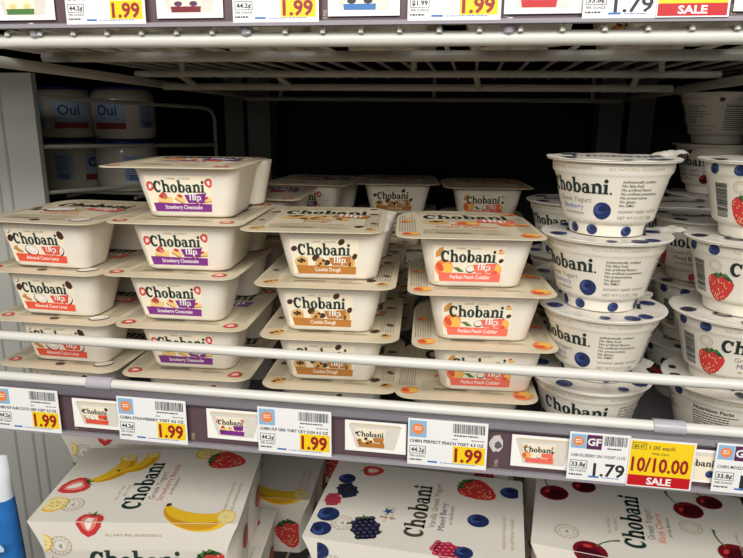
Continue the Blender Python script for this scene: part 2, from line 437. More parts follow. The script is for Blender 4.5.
def lid_mesh(flv, seed):
    DH[0] = 1.8 if flv == 'straw' else 1.0
    g = G(); base = rrect(0, 69, 115, 140, 13, 0, 6, 2.5, 40 if flv == 'peach' else 22); rings = []
    rnd = random.Random(seed); ph = rnd.uniform(0, 6)
    def wav(x, y):                            # the film sags a little where no tub carries it
        e = max(0, abs(x)/58.5-.75)/.25; return -1.2*e*e*(.6+.4*math.sin(y*.05+ph))
    for k in range(9):
        s = 1-k/8.5
        rings.append([(x*s*mm, (69+(y-69)*s)*mm, (LIDZ+.7+dome(x*s, 69+(y-69)*s)+wav(x*s, y)*1)*mm) for x, y, _ in base])
    low = [(x*mm, y*mm, (LIDZ+.05+wav(x, y))*mm) for x, y, _ in base]
    inn = [(x*.93*mm, (69+(y-69)*.94)*mm, (LIDZ+.02)*mm) for x, y, _ in base]
    g.loops([inn, low]+rings, 'lid_paper')
    d = D(); c = FLV[flv]
    d.logo('Chobani', -34, 84, 74, 'ink', 3, sy=1.5)
    d.poly([(10, 66), (41, 64), (44, 79), (12, 80)], c['tag'], 4); d.logo('flip.', 15, 69.5, 24, 'print_white', 5, sy=1.25)
    d.text(c['text'].split(' ')[0], 0, 49, 8.5, c['lidink'], 3, 'c', .01); d.text(' '.join(c['text'].split(' ')[1:]), 0, 40, 8.5, c['lidink'], 3, 'c', .01)
    bars(d, -30, 33, 60, 2, 2.4, 'pale_ink', 2, 3)
    bars(d, -40, 131, 80, 9, 2.3, 'pale_ink', 1, 21, .8); bars(d, -36, 30, 72, 9, 2.2, 'pale_ink', 1, 23, .8); bars(d, -36, 78, 70, 5, 2.2, 'pale_ink', 1, 25, .7)
    bars(d, -55, 22, 88, 7, 2.1, 'grey_ink', 2, 5, .6, True); bars(d, 41, 22, 88, 6, 2.1, 'grey_ink', 2, 8, .6, True)
    bars(d, -26, 17, 30, 2, 1.6, 'ink', 2, 9, 1.0); bars(d, 12, 15, 22, 3, 1.5, 'grey_ink', 2, 4)
    bars(d, -30, 118, 60, 4, 2.6, 'grey_ink', 2, 14)
    for i, (a, x, y, rot, s) in enumerate(c['lid']): d.use(a, x*.97, y+1, rot, s*1.18, 0)
    d.into(g, lambda x, y, o: (x, y, LIDZ+.7+dome(x, y)+wav(x, y)+o), 12, .25, .07)
    return g
def label_mesh(flv):
    g = G(); d = D(); c = FLV[flv]
    d.rect(0, 0, 56, 28.5, 'label_cream', 0)
    for a, x, y, rot, s in c['art']: d.use(a, x, y, rot, s, 0)
    d.poly([(4, .4), (55.6, .4), (55.6, 6.6), (3, 7.2)], c['tag'], 5); d.fit(c['text'], 13 if len(c['text']) > 13 else 19, 47 if len(c['text']) > 13 else 42, 2.5, 4.4, 'print_white', 6, .01)
    d.logo('Chobani', 6.0, 15.6, 43.5, 'ink_green', 6, sy=1.1); d.disc(50.2, 15.2, .55, .55, 'ink_green', 6, n=8)
    d.poly([(31.5, 13.6), (50.5, 15.0), (49, 7.4), (34.5, 7.4)], c['tag'], 6); d.logo('flip.', 35.4, 9.6, 12, 'print_white', 7, sy=.95)
    d.fit('GREEK  YOGURT', 18, 38, 25.6, 1.9, 'grey_ink', 4)
    # front face: from (y=16, z=2.5) to (y=7.3, z=39); the label narrows with it towards the bottom
    ax = Vector((0, 8.25-15.68, 35)).normalized(); nn = Vector((0, -ax.z, ax.y))
    def fn(u, v, o):
        k = .90+.10*v/28.5; x = -6+(u-28)*k; p = Vector((x, 15.68, 4.0))+ax*(v*1.09+.6)+nn*o
        return p
    d.into(g, fn, None, .12, .05); return g
FLV = {
 'almond': dict(tag='coral', text='Almond Coco Loco', lidink='coral', words='almond coconut', colour='orange red',
    art=[(A_CHIP, 3, 20, .9, 1.5), (A_CHIP, 52.5, 24, 2.2, 1.7), (A_ALM, 8, 9.5, -.3, 1.1), (A_ALM, 5, 12, .5, .8), (A_COCO, 21, 10, -.25, 1.35), (A_COCO, 49, 9.5, .5, 1.1), (A_COCO, 3, 26, .7, .5)],
    lid=[(A_COCO, -14, 62, .1, 2.6), (A_ALM, 4, 60, .4, 1.6), (A_CHIP, -38, 60, .3, 2.0), (A_CHIP, -44, 70, 1, 1.6), (A_CHIP, 1, 9, 0, 1.6), (A_COCO, 40, 16, .6, 1.5), (A_ALM, 48, 118, .6, 1.6), (A_HALF, -47, 12, 1.2, 1.0)]),
 'straw': dict(tag='purple', text='Strawberry Cheesecake', lidink='purple', words='strawberry cheesecake', colour='purple',
    art=[(A_HALF, 3.2, 20, -.5, .8), (A_HALF, 53, 23, .4, .75), (A_CAKE, 14, 10, .1, 1.4), (A_HALF, 13.5, 12.5, 1.1, .65), (A_CAKE, 28, 10.5, -.3, 1.0), (A_HALF, 44, 8.5, .3, .85), (A_CAKE, 52, 10, .3, .8)],
    lid=[(A_CAKE, -12, 64, .1, 2.6), (A_HALF, 0, 58, .7, 1.6), (A_HALF, -48, 10, 1.4, 1.1), (A_HALF, 44, 10, -1, 1.1), (A_HALF, 49, 120, .2, 1.2), (A_STRAW, 22, 58, 1.2, 1.5)]),
 'cookie': dict(tag='caramel', text='Cookie Dough', lidink='caramel', words='cookie dough', colour='caramel brown',
    art=[(A_COOKIE, 8, 9.5, .2, 1.25), (A_COOKIE2, 24, 8.5, 1.2, 1.15), (A_COOKIE, 50.5, 9.5, 2, .95), (A_CHIP, 3, 20.5, .5, 1.2), (A_CHIP, 20.5, 13.2, .4, 1.5), (A_CHIP, 30, 9.5, .2, 1.3), (A_CHIP, 42, 26.2, .6, 1.3), (A_CHIP, 53.5, 14.8, 1, 1.2)],
    lid=[(A_COOKIE, -22, 66, .3, 2.2), (A_COOKIE2, -2, 62, 1.3, 2.0), (A_COOKIE, 20, 56, 2.2, 1.5), (A_CHIP, -12, 57, .2, 2), (A_CHIP, -46, 96, .5, 1.7), (A_CHIP, 48, 90, .5, 1.7), (A_CHIP, 38, 22, 1, 1.8), (A_COOKIE, 48, 12, 1, 1.0), (A_COOKIE2, -46, 12, 1, 1.3), (A_CHIP, 50, 40, 2, 1.4), (A_CHIP, -50, 50, 2, 1.4), (A_CHIP, 46, 122, 0, 1.5)]),
 'peach': dict(tag='salmon', text='Perfect Peach Cobbler', lidink='coral', words='peach cobbler', colour='salmon pink',
    art=[(A_PEACH, 8, 11, .2, 1.5), (A_PEACH, 51, 9.5, 1.4, 1.0), (A_ALM, 5, 23, .9, 1.3), (A_CAKE, 53, 24, .2, .55), (A_CHIP, 54, 17, .4, .9), (A_COCO, 30, 10, .1, .8),
         (D().poly([(-5, 0), (-1, 1.8), (5, .6), (1, -1.4)], 'leaf', 4), 20, 9.5, -.4, 1.0), (A_PEACH, 42, 8, .5, .55)],
    lid=[(A_COOKIE, -24, 64, .4, 2.0), (A_PEACH, 2, 60, .2, 1.7), (A_PEACH, 36, 60, 1.4, 1.6), (A_PEACH, -47, 12, .5, 1.3), (A_PEACH, 47, 12, 1.2, 1.5), (A_PEACH, 49, 60, 1.6, 1.2), (A_PEACH, -50, 70, .8, 1.0), (A_PEACH, 46, 118, 2.5, 1.3)]),
}
# ------------------------------------------------------------------ round yogurt cup
CUPH = 57.0
PROF = [(25, 0), (27.2, .6), (27.8, 2), (29, 9.2), (31, 10.3), (33.2, 12), (34.2, 14.5), (41.2, 44), (42.4, 46.3), (43.6, 48), (44.2, 54.5), (44.6, 55.2), (48.2, 55.6), (48.5, 56.2), (48.2, 56.8), (46, 57)]
def rz(z):
    for (r0, z0), (r1, z1) in zip(PROF, PROF[1:]):
        if z0 <= z <= z1 and z1 > z0: return r0+(r1-r0)*(z-z0)/(z1-z0)
    return PROF[-1][0]
def cup_body(kind):
    g = G(); g.lathe([(r*mm, z*mm) for r, z in PROF], 'cup_plastic', 72)
    d = D(); K = 38*PI/180                      # mm of print per degree at the middle of the wall
    X = lambda deg: deg*K
    def lines(x, y, ls, size, m, pitch, bold=0):
        for i, l in enumerate(ls): d.text(l, x, y-i*pitch, size, m, 3, 'l', bold)
    fruit = {'blue': A_BLUE, 'berry': A_STRAW, 'cherry': A_CHERRY}[kind]
    name = {'blue': 'Blueberry', 'berry': 'Mixed Berry', 'cherry': 'Black Cherry'}[kind]
    d.logo('Chobani', X(-84), 33, 50, 'ink', 3, sy=1.12); d.disc(X(-84)+51.5, 33.6, .8, .8, 'ink', 3, n=10)
    d.text('Greek Yogurt', X(-70), 26.2, 5.2, 'grey_ink', 3, 'l'); d.text(name, X(-66), 21, 5.2, 'blue_ink' if kind == 'blue' else 'purple_ink', 3, 'l'); d.text('on the Bottom', X(-64), 16.8, 3.2, 'grey_ink', 3, 'l', .01)
    if kind == 'blue':
        d.use(A_BLUE, X(-14), 20.5, .3, 1.32)
        for a, z in ((-28, 5.2), (22, 4.8), (-60, 5), (70, 5), (120, 5), (170, 5)): d.use(A_BLUE, X(a), z, 0, .8, 0, 1.36)
        d.use(A_BLUE, X(-95), 20, 1, 1.2)
    elif kind == 'berry':
        d.use(A_STRAW, X(-95), 22, -.15, 2.3); d.use(A_STRAW2, X(-10), 18, .5, 1.2); d.use(A_BLUE, X(-20), 20, .2, .9)
        for a in (-128, -100, 20, 50, 150): d.use(A_BLUE, X(a), 51.0, a, .78)
        for a, z in ((-40, 5), (10, 5), (80, 5)): d.use(A_RASP, X(a), z, 0, .7, 0, 1.36)
    else:
        d.use(A_CHERRY, X(-16), 19, .2, 1.3); d.use(A_CHERRY, X(-100), 25, -.2, 1.7); d.use(A_CHERRY, X(60), 50, 1, .6); d.use(A_CHERRY, X(-40), 50, 1, .6)
    lines(X(4), 41.5, ['authentically crafted', 'No fake fruit', 'No artificial flavors', 'No artificial sweeteners', 'No preservatives', 'No gluten', 'No GMO'], 2.9, 'ink_taupe', 2.9, .004)
    d.text('NONFAT GREEK YOGURT', X(4), 19.4, 3.0, 'grey_ink', 3, 'l'); d.text('NET WT 5.3 OZ (150g)', X(4), 14.8, 3.2, 'grey_ink', 3, 'l')
    d.text('Nutrition Facts', X(68), 41, 4.4, 'ink', 3, 'l', .02)
    bars(d, X(67), 38.2, 33, 11, 2.2, 'ink', 2, 6, .9)
    d.use(art_round(''), X(-100 if kind == 'berry' else -140), 39, 0, .95)
    d.use(barcode(25, 11, 'ink', 5, True), X(-131 if kind == 'berry' else -172), 16)
    lines(X(124), 41, ['Live and active cultures', 'Keep refrigerated'], 2.8, 'grey_ink', 3.2)
    for a in ((-80, -10, 60, 150, -150) if kind != 'berry' else (-82, -42, 62, 100)):
        d.text('ALL NATURAL INGREDIENTS', X(a), 50.4, 2.7, 'pale_ink', 3, 'l', 0, 1.05)
    def fn(u, v, o):
        a = math.radians(u/K)-PI/2; r = rz(v)+o; return (r*math.cos(a), r*math.sin(a), v)
    d.into(g, fn, 3.2, .2, .06); return g
def cup_lid(kind):
    g = G(); n = 64; rings = []
    rs = [(47.0, 57.02), (49, 56.9), (49.2, 57.2), (48.6, 57.7), (46, 57.6), (43.5, 57.2), (30, 57.4), (15, 57.6), (2, 57.7)]
    for r, z in rs: rings.append([(r*mm*math.cos(2*PI*j/n), r*mm*math.sin(2*PI*j/n), (z+(.25*math.sin(9*2*PI*j/n)*(r/49)**3 if z > 57.3 else 0))*mm) for j in range(n)])
    g.loops(rings, 'foil_lid')
    d = D(); a = {'blue': A_BLUE, 'berry': A_BLACK, 'cherry': A_CHERRY}[kind]
    for x, y, s in ((-34, -20, 1.3), (24, -33, 1.2), (33, -24, 1.1), (-30, 26, 1.4), (34, 16, 1.2), (5, -40, .8)): d.use(a, x, y, x, s)
    d.logo('Chobani', -30, -4, 60, 'ink', 3, sy=1.2)
    d.into(g, lambda x, y, o: (x, y, 57.75+o), 8, .15, .05); return g
def cup_tab(curl):
    g = G(); top = []; n = 8
    for i in range(n+1):
        t = i/n; x = 46+17*t; w = 15*(1-.55*t**1.5); z = 57.6+curl*(math.sin(t*2.6)*1.0)+.8*math.sin(t*9); row = []
        for j in range(7):
            s = j/6*2-1; row.append((x-2*abs(s)*(1-t), w*s, z+curl*.22*math.sin(s*4+t*3)))
        top.append(row)
    v = [(a*mm, b*mm, c*mm) for r in top for a, b, c in r]; k = len(v)
    v += [(a, b, c-.0003) for a, b, c in v]; f = []
    for i in range(n):
        for j in range(6):
            a = i*7+j; f += [(a, a+1, a+8, a+7), (k+a, k+a+7, k+a+8, k+a+1)]
    per = [i for i in range(7)] + [i*7+6 for i in range(1, n+1)] + [n*7+j for j in range(5, -1, -1)] + [i*7 for i in range(n-1, 0, -1)]
    for a, b in zip(per, per[1:]+per[:1]): f.append((a, k+a, k+b, b))
    g.add(v, f, 'foil_lid'); return g

# ------------------------------------------------------------------ four-cup carton sleeve
def carton(kind, Wd=192, Dp=132, H=72):
    g = G(); w2 = Wd/2
    def dent(y): return 5*math.exp(-((y/Dp-.5)/.08)**2)
    def hw(t, y=40):                              # wall bulges round the cups, front and back panels are cut back in a curve
        e = min(y, Dp-y); cut = 13*math.sin(min(1, t*1.2)*PI*.62)*max(0, 1-e/20)**1.6
        return w2-3*t-cut-dent(y)*min(1, t*3)
    R = []
    ys = [0, 2, 4, 7, 11, 16, 22, 36, 48, 56, 61, 66, 71, 76, 84, 96, 110, 116, 121, 125, 128, 130, 132]
    for i in range(17):
        t = i/16; z = H*(1-t)
        R.append([(hw(t, y)*mm, y*mm, z*mm) for y in ys] + [(-hw(t, y)*mm, y*mm, z*mm) for y in reversed(ys)])
    g.loops(R, 'carton_white')
    top = D(); fr = D(); sd = D(); L = 'ink_green'
    t90 = PI/2
    sub = {'banana': ('Greek Yogurt', 'Strawberry Banana', 'pink_ink', 'ink_green'), 'mixed': ('Vanilla Greek Yogurt', 'Mixed Berry', 'purple_ink', 'ink_taupe'), 'cherry': ('Greek Yogurt', 'Black Cherry', 'strawberry_light', 'ink_green')}[kind]
    lx = {'banana': -2, 'mixed': 8, 'cherry': 0}[kind]
    top.logo('Chobani', lx, 20, 82, sub[3], 4, t90, 1.15)
    top.text(sub[0], lx+9, 36, 8.5, 'grey_ink', 4, 'l', 0, 1, t90); top.text(sub[1], lx+17.5, 34, 8.5, sub[2], 4, 'l', 0, 1, t90); top.text('on the Bottom', lx+24, 44, 5, 'grey_ink', 4, 'l', 0, 1, t90)
    top.text('REAL FRUIT', -22, 40, 4, 'pale_ink', 4, 'l', 0, 1, t90); top.text('ALL NATURAL', -28, 34, 4, 'pale_ink', 4, 'l', 0, 1, t90)
    top.text('NO ARTIFICIAL FLAVORS', w2-9, 20, 4, 'pale_ink', 4, 'l', 0, 1, t90); top.text('MADE WITH WHOLE MILK', w2-16, 20, 4, 'pale_ink', 4, 'l', 0, 1, t90)
    fr.logo('Chobani', -42, 24, 84, sub[3], 4, 0, 1.15); fr.text('ALL NATURAL INGREDIENTS', -26, 58, 4, 'pale_ink', 4, 'l'); fr.text(sub[1], 0, 10, 9, sub[2], 4, 'c')
    fr.use(art_round('4'), -68, 47, 0, 2.1); top.use(art_round('4'), -66, 26, .1, 2.1)
    tp = lambda a, x, y, r, k, dl=0: top.use(a, x, y, r, k*1.33, dl)
    fp = lambda a, x, y, r, k, dl=0: fr.use(a, x, y, r, k*1.33, dl)
    if kind == 'banana':
        tp(A_BANANA, -50, 86, 1.1, 1.25); tp(A_BANANA, -28, 98, .95, 1.0, 6); tp(A_STRAW, 62, 108, 1.35, 3.0, 2); tp(A_SLICE, 38, 122, .2, 2.0)
        tp(A_BANANA, 52, 10, -.25, 1.5); tp(A_HALF, -78, 57, -1.0, 2.4); tp(A_SLICE, -83, 26, .5, 1.9); tp(A_HALF, -40, -1, -.1, 2.1, 4)
        fp(A_SLICE, -84, 50, .5, 1.5); fp(A_HALF, -75, 20, .5, 2.2); fp(A_STRAW, 70, 25, .3, 2.8)
        for s in (.25, .75): sd.use(A_STRAW, Dp*s, 34, .5, 2.6)
    elif kind == 'mixed':
        tp(A_BLUE, -79, 98, .4, 1.3); tp(A_HALF, -56, 118, 1.8, 1.7); tp(A_BLACK, -74, 78, .5, 2.0); tp(A_RASP, -84, 60, .2, 1.6); tp(A_BLUE, -82, 36, 1, 1.6)
        tp(A_BLUE, -83, 14, 2, 1.5); tp(A_BLACK, -44, 24, .3, 2.6, 2); tp(A_STRAW, 52, 105, 1.0, 3.0, 2); tp(A_BLUE, 55, 56, .6, 1.5); tp(A_RASP, 30, 8, 1.2, 2.2); tp(A_BLUE, 45, 8, .3, 1.2, 4)
        top.stroke([(-62, 26), (-54, 29), (-47, 24), (-36, 20), (-28, 21)], [2, 3, 4, 3, 2], 'ink_taupe', 1); tp(A_BLUE, 84, 108, .3, 1.5)
        top.poly([(-28.0, 46), (-26.6, 50), (-22.5, 50), (-25.8, 52.4), (-24.4, 56.4), (-28, 54), (-31.6, 56.4), (-30.2, 52.4), (-33.5, 50), (-29.4, 50)], 'blueberry_light', 5); top.text('Blue Star', -34, 41, 4.2, 'strawberry_red', 4, 'l', .01)
        fp(A_BLUE, -80, 60, .4, 1.3); fp(A_RASP, 60, 50, .2, 2.2); fp(A_BLACK, -60, 20, .5, 2)
        for s in (.25, .75): sd.use(A_RASP, Dp*s, 40, .5, 2.2)
    else:
        tp(A_CHERRY, -80, 88, .6, 2.3); tp(A_CHERRY, -52, 108, .9, 2.0); tp(A_CHERRY, 42, 96, .9, 2.3); tp(A_CHERRY, 64, 116, .7, 2.0)
        tp(A_CHERRY, -45, 6, -.5, 2.4, 2); tp(A_CHERRY, 70, 40, .7, 2.3); top.use(art_round(''), 42, 66, 0, 2.0)
        fp(A_CHERRY, -46, 60, -.5, 1.5); fp(A_CHERRY, 60, 40, .5, 2.5)
        for s in (.25, .75): sd.use(A_CHERRY, Dp*s, 40, .5, 2.4)
    e = w2-4.5
    top.into(g, lambda x, y, o: (x, y, H+o), None, .25, .07, (-e, e, .05, Dp-1))
    top.into(g, lambda x, y, o: (x, -o, H+y), None, .25, .07, (-84, 84, -H+1, -.05))          # motifs that run over the front fold
    fr.into(g, lambda x, z, o: (x, -o, z), None, .35, .07, (-82, 82, 1, H-.4))
    def side(sg): 
        def fn(y, z, o):
            return (sg*(hw(1-z/H, y)+o+.3), y, z)
        return fn
    sd.into(g, side(1), 6, .5, .07, (4, Dp-4, 2, H-2)); sd.into(g, side(-1), 6, .5, .07, (4, Dp-4, 2, H-2))
    return g

# ------------------------------------------------------------------ THE SETTING
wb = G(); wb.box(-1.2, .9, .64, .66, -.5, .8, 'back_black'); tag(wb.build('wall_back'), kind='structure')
for nm, b in (('wall_left', (-.82, -.80, -.01, .66, -.5, .66)), ('wall_right', (.62, .64, -.01, .66, -.5, .66)), ('light_block_panel', (-.82, .64, .012, .66, .335, .36))):  # unseen top panel added low over the upper shelf to block light
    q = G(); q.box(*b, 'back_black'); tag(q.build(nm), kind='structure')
q = G(); q.box(-2.5, 2.5, -3.5, .66, -.62, -.60, 'floor_tile'); tag(q.build('floor'), kind='structure')
def upright(name, x0, x1, y0, y1, z0, z1, m, label, grooves=(), group=None):
    root = empty(name, ((x0+x1)/2, y0, z0)); tag(root, label, 'upright', group)
    g = G(); cx = (x0+x1)/2; g.box(x0-cx, x1-cx, 0, y1-y0, 0, z1-z0, m); o = g.build('post', root)
    for gx in grooves:
        q = G(); q.box(gx-cx-.0016, gx-cx+.0016, -.0008, .001, 0, z1-z0, 'seam_grey'); q.build('seam', root)
    return root
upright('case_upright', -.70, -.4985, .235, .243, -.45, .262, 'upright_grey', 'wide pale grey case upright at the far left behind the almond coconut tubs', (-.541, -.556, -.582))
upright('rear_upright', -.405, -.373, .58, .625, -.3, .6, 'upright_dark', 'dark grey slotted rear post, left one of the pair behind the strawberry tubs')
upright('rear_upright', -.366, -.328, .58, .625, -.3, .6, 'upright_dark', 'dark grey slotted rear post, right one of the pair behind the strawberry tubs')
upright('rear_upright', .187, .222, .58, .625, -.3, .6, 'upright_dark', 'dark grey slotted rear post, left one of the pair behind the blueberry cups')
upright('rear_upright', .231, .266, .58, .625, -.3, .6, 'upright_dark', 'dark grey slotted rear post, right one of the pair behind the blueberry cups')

# ------------------------------------------------------------------ wire shelves
SX0, SX1 = -.43, .37
UX0 = -.80                                    # the upper tier runs on into the neighbouring bay, lengthened to block light
def wire_shelf(label, floor_z, front_r, guard):
    root = empty('wire_shelf', (0, 0, floor_z)); tag(root, label, 'shelf', 'white wire shelves')
    def bar(nm, pts, r, m='white_wire', n=12):
        g = G(); g.tube(pts, r, m, n); return g.build(nm, root)
    wz = -.0016 if guard else -.002; k = 0; x = SX0+.012
    while x < SX1:
        pts = [(x, -.0060, wz-.0028), (x, -.0056, wz-.0008), (x, -.0040, wz), (x, .1, wz), (x, .3, wz), (x, .56, wz)]
        if guard: pts = pts[2:]
        bar('depth_wire', pts, .0015 if guard else .0019, 'white_wire', 7); x += .0262
    if guard:
        bar('front_bar', [(SX0, 0, .0415), (SX1, 0, .0415)], .0041); bar('guard_bar', [(SX0, 0, .0782), (SX1, 0, .0782)], .0041)
        for xx in (SX0+.002, SX1-.002): bar('guard_post', [(xx, 0, -.004), (xx, 0, .0825)], .004)
        bar('cross_bar', [(SX0, .001, -.0062), (SX1, .001, -.0062)], .003)
        g = G(); g.box(SX0+.004, SX1-.004, .012, .56, 0, .0003, 'mat_grey'); g.build('shelf_mat', root)
        for yy in (.15, .35, .55): bar('cross_bar', [(SX0, yy, -.0062), (SX1, yy, -.0062)], .003, 'grey_wire')
    else:
        bar('front_bar', [(UX0, 0, -.0079), (.62, 0, -.0079)], front_r); bar('cross_bar', [(-.376, .086, -.0115), (SX1, .086, -.0115)], .0042, 'grey_wire')
        bar('cross_bar', [(-.352, .2, -.0185), (.222, .2, -.0185)], .0033, 'grey_wire'); bar('truss_bar', [(-.341, .24, -.0295), (.193, .24, -.0295)], .0036, 'grey_wire')
        bar('truss_bar', [(-.358, .55, -.034), (.21, .55, -.034)], .0036, 'grey_wire')
        for xx in (-.305, -.2, .0, .15):
            bar('stub', [(xx, .2, -.0185), (xx+.004, .24, -.0295)], .003, 'grey_wire')
        for yy, z0 in ((.2, -.0185), (.55, -.034)):
            for xx in (-.3, -.06, .17): bar('stub', [(xx, yy, -.001), (xx, yy, z0)], .003, 'grey_wire')
        bar('side_arm', [(-.352, -.04, -.0215), (-.352, .25, -.026), (-.352, .56, -.03)], .0043, 'grey_wire')
        bar('side_arm', [(.222, .04, -.0255), (.222, .3, -.027), (.222, .56, -.031)], .0043, 'grey_wire')
    return root
UPZ = .2772; MIDZ = -.0415; LOZ = -.2865
wire_shelf('upper white wire shelf seen from below with a thick front bar', UPZ, .0049, False)
wire_shelf('middle white wire shelf with two front rails holding the yogurt stacks', MIDZ, .004, True)
wire_shelf('lowest white wire shelf under the three paper yogurt cartons', LOZ, .004, True) if 0 else None
lo = empty('wire_shelf', (0, 0, LOZ)); tag(lo, 'lowest white wire shelf carrying the yogurt cartons below the price rail', 'shelf', 'white wire shelves')
x = -.56
while x < SX1:
    g = G(); g.tube([(x, -.05, -.0016), (x, .5 if x > -.405 else .12, -.0016)], .0015, 'grey_wire', 6); g.build('depth_wire', lo); x += .0262
for yy in (-.05, .15, .35, .5):
    g = G(); g.tube([(-.57 if yy < .1 else -.42, yy, -.0056), (SX1, yy, -.0056)], .0028, 'grey_wire'); g.build('cross_bar', lo)

# wire divider at the left
dv = empty('wire_divider', (-.475, .26, .12)); tag(dv, 'grey wire divider with rounded end, in front of the blue-lidded jars', 'divider')
def rel(p, o): return (p[0]-o.location.x, p[1]-o.location.y, p[2]-o.location.z)
dx0, dx1 = -.503, -.39                                                # it stands a little askew
def dp(t, z): return (dx0+(dx1-dx0)*t, .247+.253*t, z)
end = [dp(0, .2362), dp(.9, .2282), dp(.95, .2265), dp(.98, .222), dp(1, .212), dp(1, .118)]
g = G(); g.tube([rel(p, dv) for p in end], .0027, 'grey_wire'); g.build('end_hoop', dv)
g = G(); g.tube([rel(dp(0, .179), dv), rel(dp(1, .173), dv)], .0026, 'grey_wire'); g.build('cross_wire', dv)
g = G(); g.tube([rel(dp(0, .125), dv), rel(dp(1, .119), dv)], .0026, 'grey_wire'); g.build('lower_wire', dv)

# ------------------------------------------------------------------ price rails, tags, picture cards
def price_rail(z0, z1, label, extra, SX0=-.43, SX1=.37):
    root = empty('price_rail', (0, -.008, z0)); tag(root, label, 'price rail', 'price rails')
    h = z1-z0
    g = G(); g.box(SX0, SX1, 0, .0012, .0015, h-.004, 'rail_strip'); g.build('backing_strip', root)
    g = G(); R = []
    for x in (SX0, SX1): R.append([(x, .0035, h-.0045), (x, -.0035, h-.0055), (x, -.004, h-.004), (x, -.001, h-.0005), (x, .0035, h)])
    g.loops(R, 'rail_clear'); g.build('top_lip', root)
    g = G(); R = []
    for x in (SX0, SX1): R.append([(x, .002, -.0016), (x, -.0046, -.0016), (x, -.0046, .0012), (x, -.0034, .0014), (x, -.003, 0), (x, .002, 0)])
    g.loops(R, 'rail_edge'); g.build('bottom_lip', root)
    d = D()
    for x in extra['marks']: d.text('59B', x, 2.5, 4, 'pale_ink', 1, 'l', 0, 1, PI/2)
    g = G(); d.into(g, lambda u, v, o: (u, -o, v), None, .1, .05); 
    if d.items: g.build('size_mark', root)
    for x in extra['clips']:
        g = G(); R = []
        for xx in (x-.011, x+.011):
            cy, cz = .008, extra['barz']-z0
            R.append([(xx, cy+.0056*math.cos(a), cz+.0056*math.sin(a)) for a in [2*PI*k/14 for k in range(14)]])
        g.loops(R, 'clip_clear'); g.build('clip', root)
    return root
lr = price_rail(-.0425, -.0025, 'lower plum brown price rail below the yogurt stacks', dict(marks=[-213, -98, 31, -325+8], clips=[-.297, .152], barz=0))
ur = price_rail(.2785, .3185, 'upper plum brown price rail at the top edge', dict(marks=[-104+4, 19, 155], clips=[], barz=.27), UX0, .62)
for x in (-.318, -.158, .02):                                    # little clear hooks that hold the rail to the front bar
    g = G(); g.lathe([(.001, -.0075), (.0035, -.006), (.0045, -.002), (.0048, .002), (.0045, .003)], 'clip_clear', 16)
    o = g.build('hook', ur); o.location = (x, .004, -.0005)
# torn sticker left on the lower rail
d = D(); rnd = random.Random(4)
d.poly([((5.2+rnd.uniform(-.9, .9))*math.cos(2*PI*i/16), (7.2+rnd.uniform(-1, 1))*math.sin(2*PI*i/16)) for i in range(16)], 'sticker_grey', 0)
d.poly([(1+(2.6+rnd.uniform(-.7, .7))*math.cos(2*PI*i/12), -1.5+(3+rnd.uniform(-.8, .8))*math.sin(2*PI*i/12)) for i in range(12)], 'sticker_dark', 1)
g = G(); d.into(g, lambda u, v, o: (29+u, -o, 22+v), None, .15, .08); tag(g.build('torn_sticker', lr), 'torn pale sticker scrap')

def card(name, x0, z0, w, h, d, y, label, cat, group, thick=.35, m='tag_white', tilt=0):
    root_g = G(); root_g.box(0, w*mm, 0, thick*mm, 0, h*mm, m)
    d.into(root_g, lambda u, v, o: (u, -o, v), None, .06, .04)
    o = root_g.build(name); o.location = (x0*mm, y, z0*mm); o.rotation_euler = (0, tilt, 0); o.scale.z = .84 if z0 > 100 else 1; tag(o, label, cat, group); return o
def price_tag(name_line, price, unit='44.2¢', red=True, gf=False, w=59.0, seed=1):
    d = D()
    lw = 10.6 if gf else 13.0
    d.rect(1.2, 37-lw*1.06, 1.2+lw, 37, 'tag_blue', 1); d.disc(1.2+lw/2, 37-lw*.53, lw*.36, lw*.36, 'tag_orange', 2); bars(d, 1.2+lw*.3, 37-lw*.45, lw*.42, 2, 1.8, 'tag_white', 3, 2, .8)
    if gf:
        d.rect(12.2, 25.5, 23, 37, 'tag_purple', 1); d.text('GF', 17.6, 28.6, 8, 'tag_white', 2, 'c', .03)
        d.use(barcode(w-26, 7.5, 'tag_black', seed), 24.5, 29.3); bars(d, 27, 26.3, w-30, 1, 2, 'tag_black', 1, 3, 1.1)
        d.fit(name_line, 2, w-2, 19, 3.4, 'tag_black', 1, .01)
    else:
        d.use(barcode(24, 7.6, 'tag_black', seed), w-26, 29); bars(d, w-25, 26.4, 23, 1, 2, 'tag_black', 1, 3, 1.1); bars(d, w-26, 23.2, 4, 1, 2, 'grey_ink', 1, 5, .9); bars(d, w-12, 23.2, 10, 1, 2, 'grey_ink', 1, 6, .9)
        d.fit(name_line, 1.6, w-2.5, 18.8, 3.5, 'tag_black', 1, .028)
    for a in ((1.6, 9.4, 14, 9.8), (1.6, 15.6, 14, 16), (1.6, 9.4, 2, 16), (13.6, 9.4, 14, 16)): d.rect(*a, 'tag_black', 1)
    d.fit(unit, 2.7, 13, 11, 4.9, 'tag_black', 1, .028); d.fit('PER OUNCE', 2, 13.6, 6.6, 2.6, 'tag_black', 1, .01)
    bars(d, 1.6, 3.6, 12, 1, 2, 'tag_black', 1, 7, 1.2); d.rect(15.5, 2.6, 23, 4.0, 'tag_blue_dash', 1); bars(d, 25, 2.8, w-28, 1, 2, 'tag_blue_dash', 1, 9, .6)
    if red:
        d.rect(w-25.5, 3.8, w-1.5, 18.2, 'tag_yellow', 1); d.fit(price, w-24.2, w-3.4, 5.3, 15.6, 'price_red', 2, .033)
    else: d.fit(price, 18.5, w-1.8, 4.4, 14.5, 'tag_black', 2, .02)
    return d
TY = -.0128; TG = 'white shelf price tags'
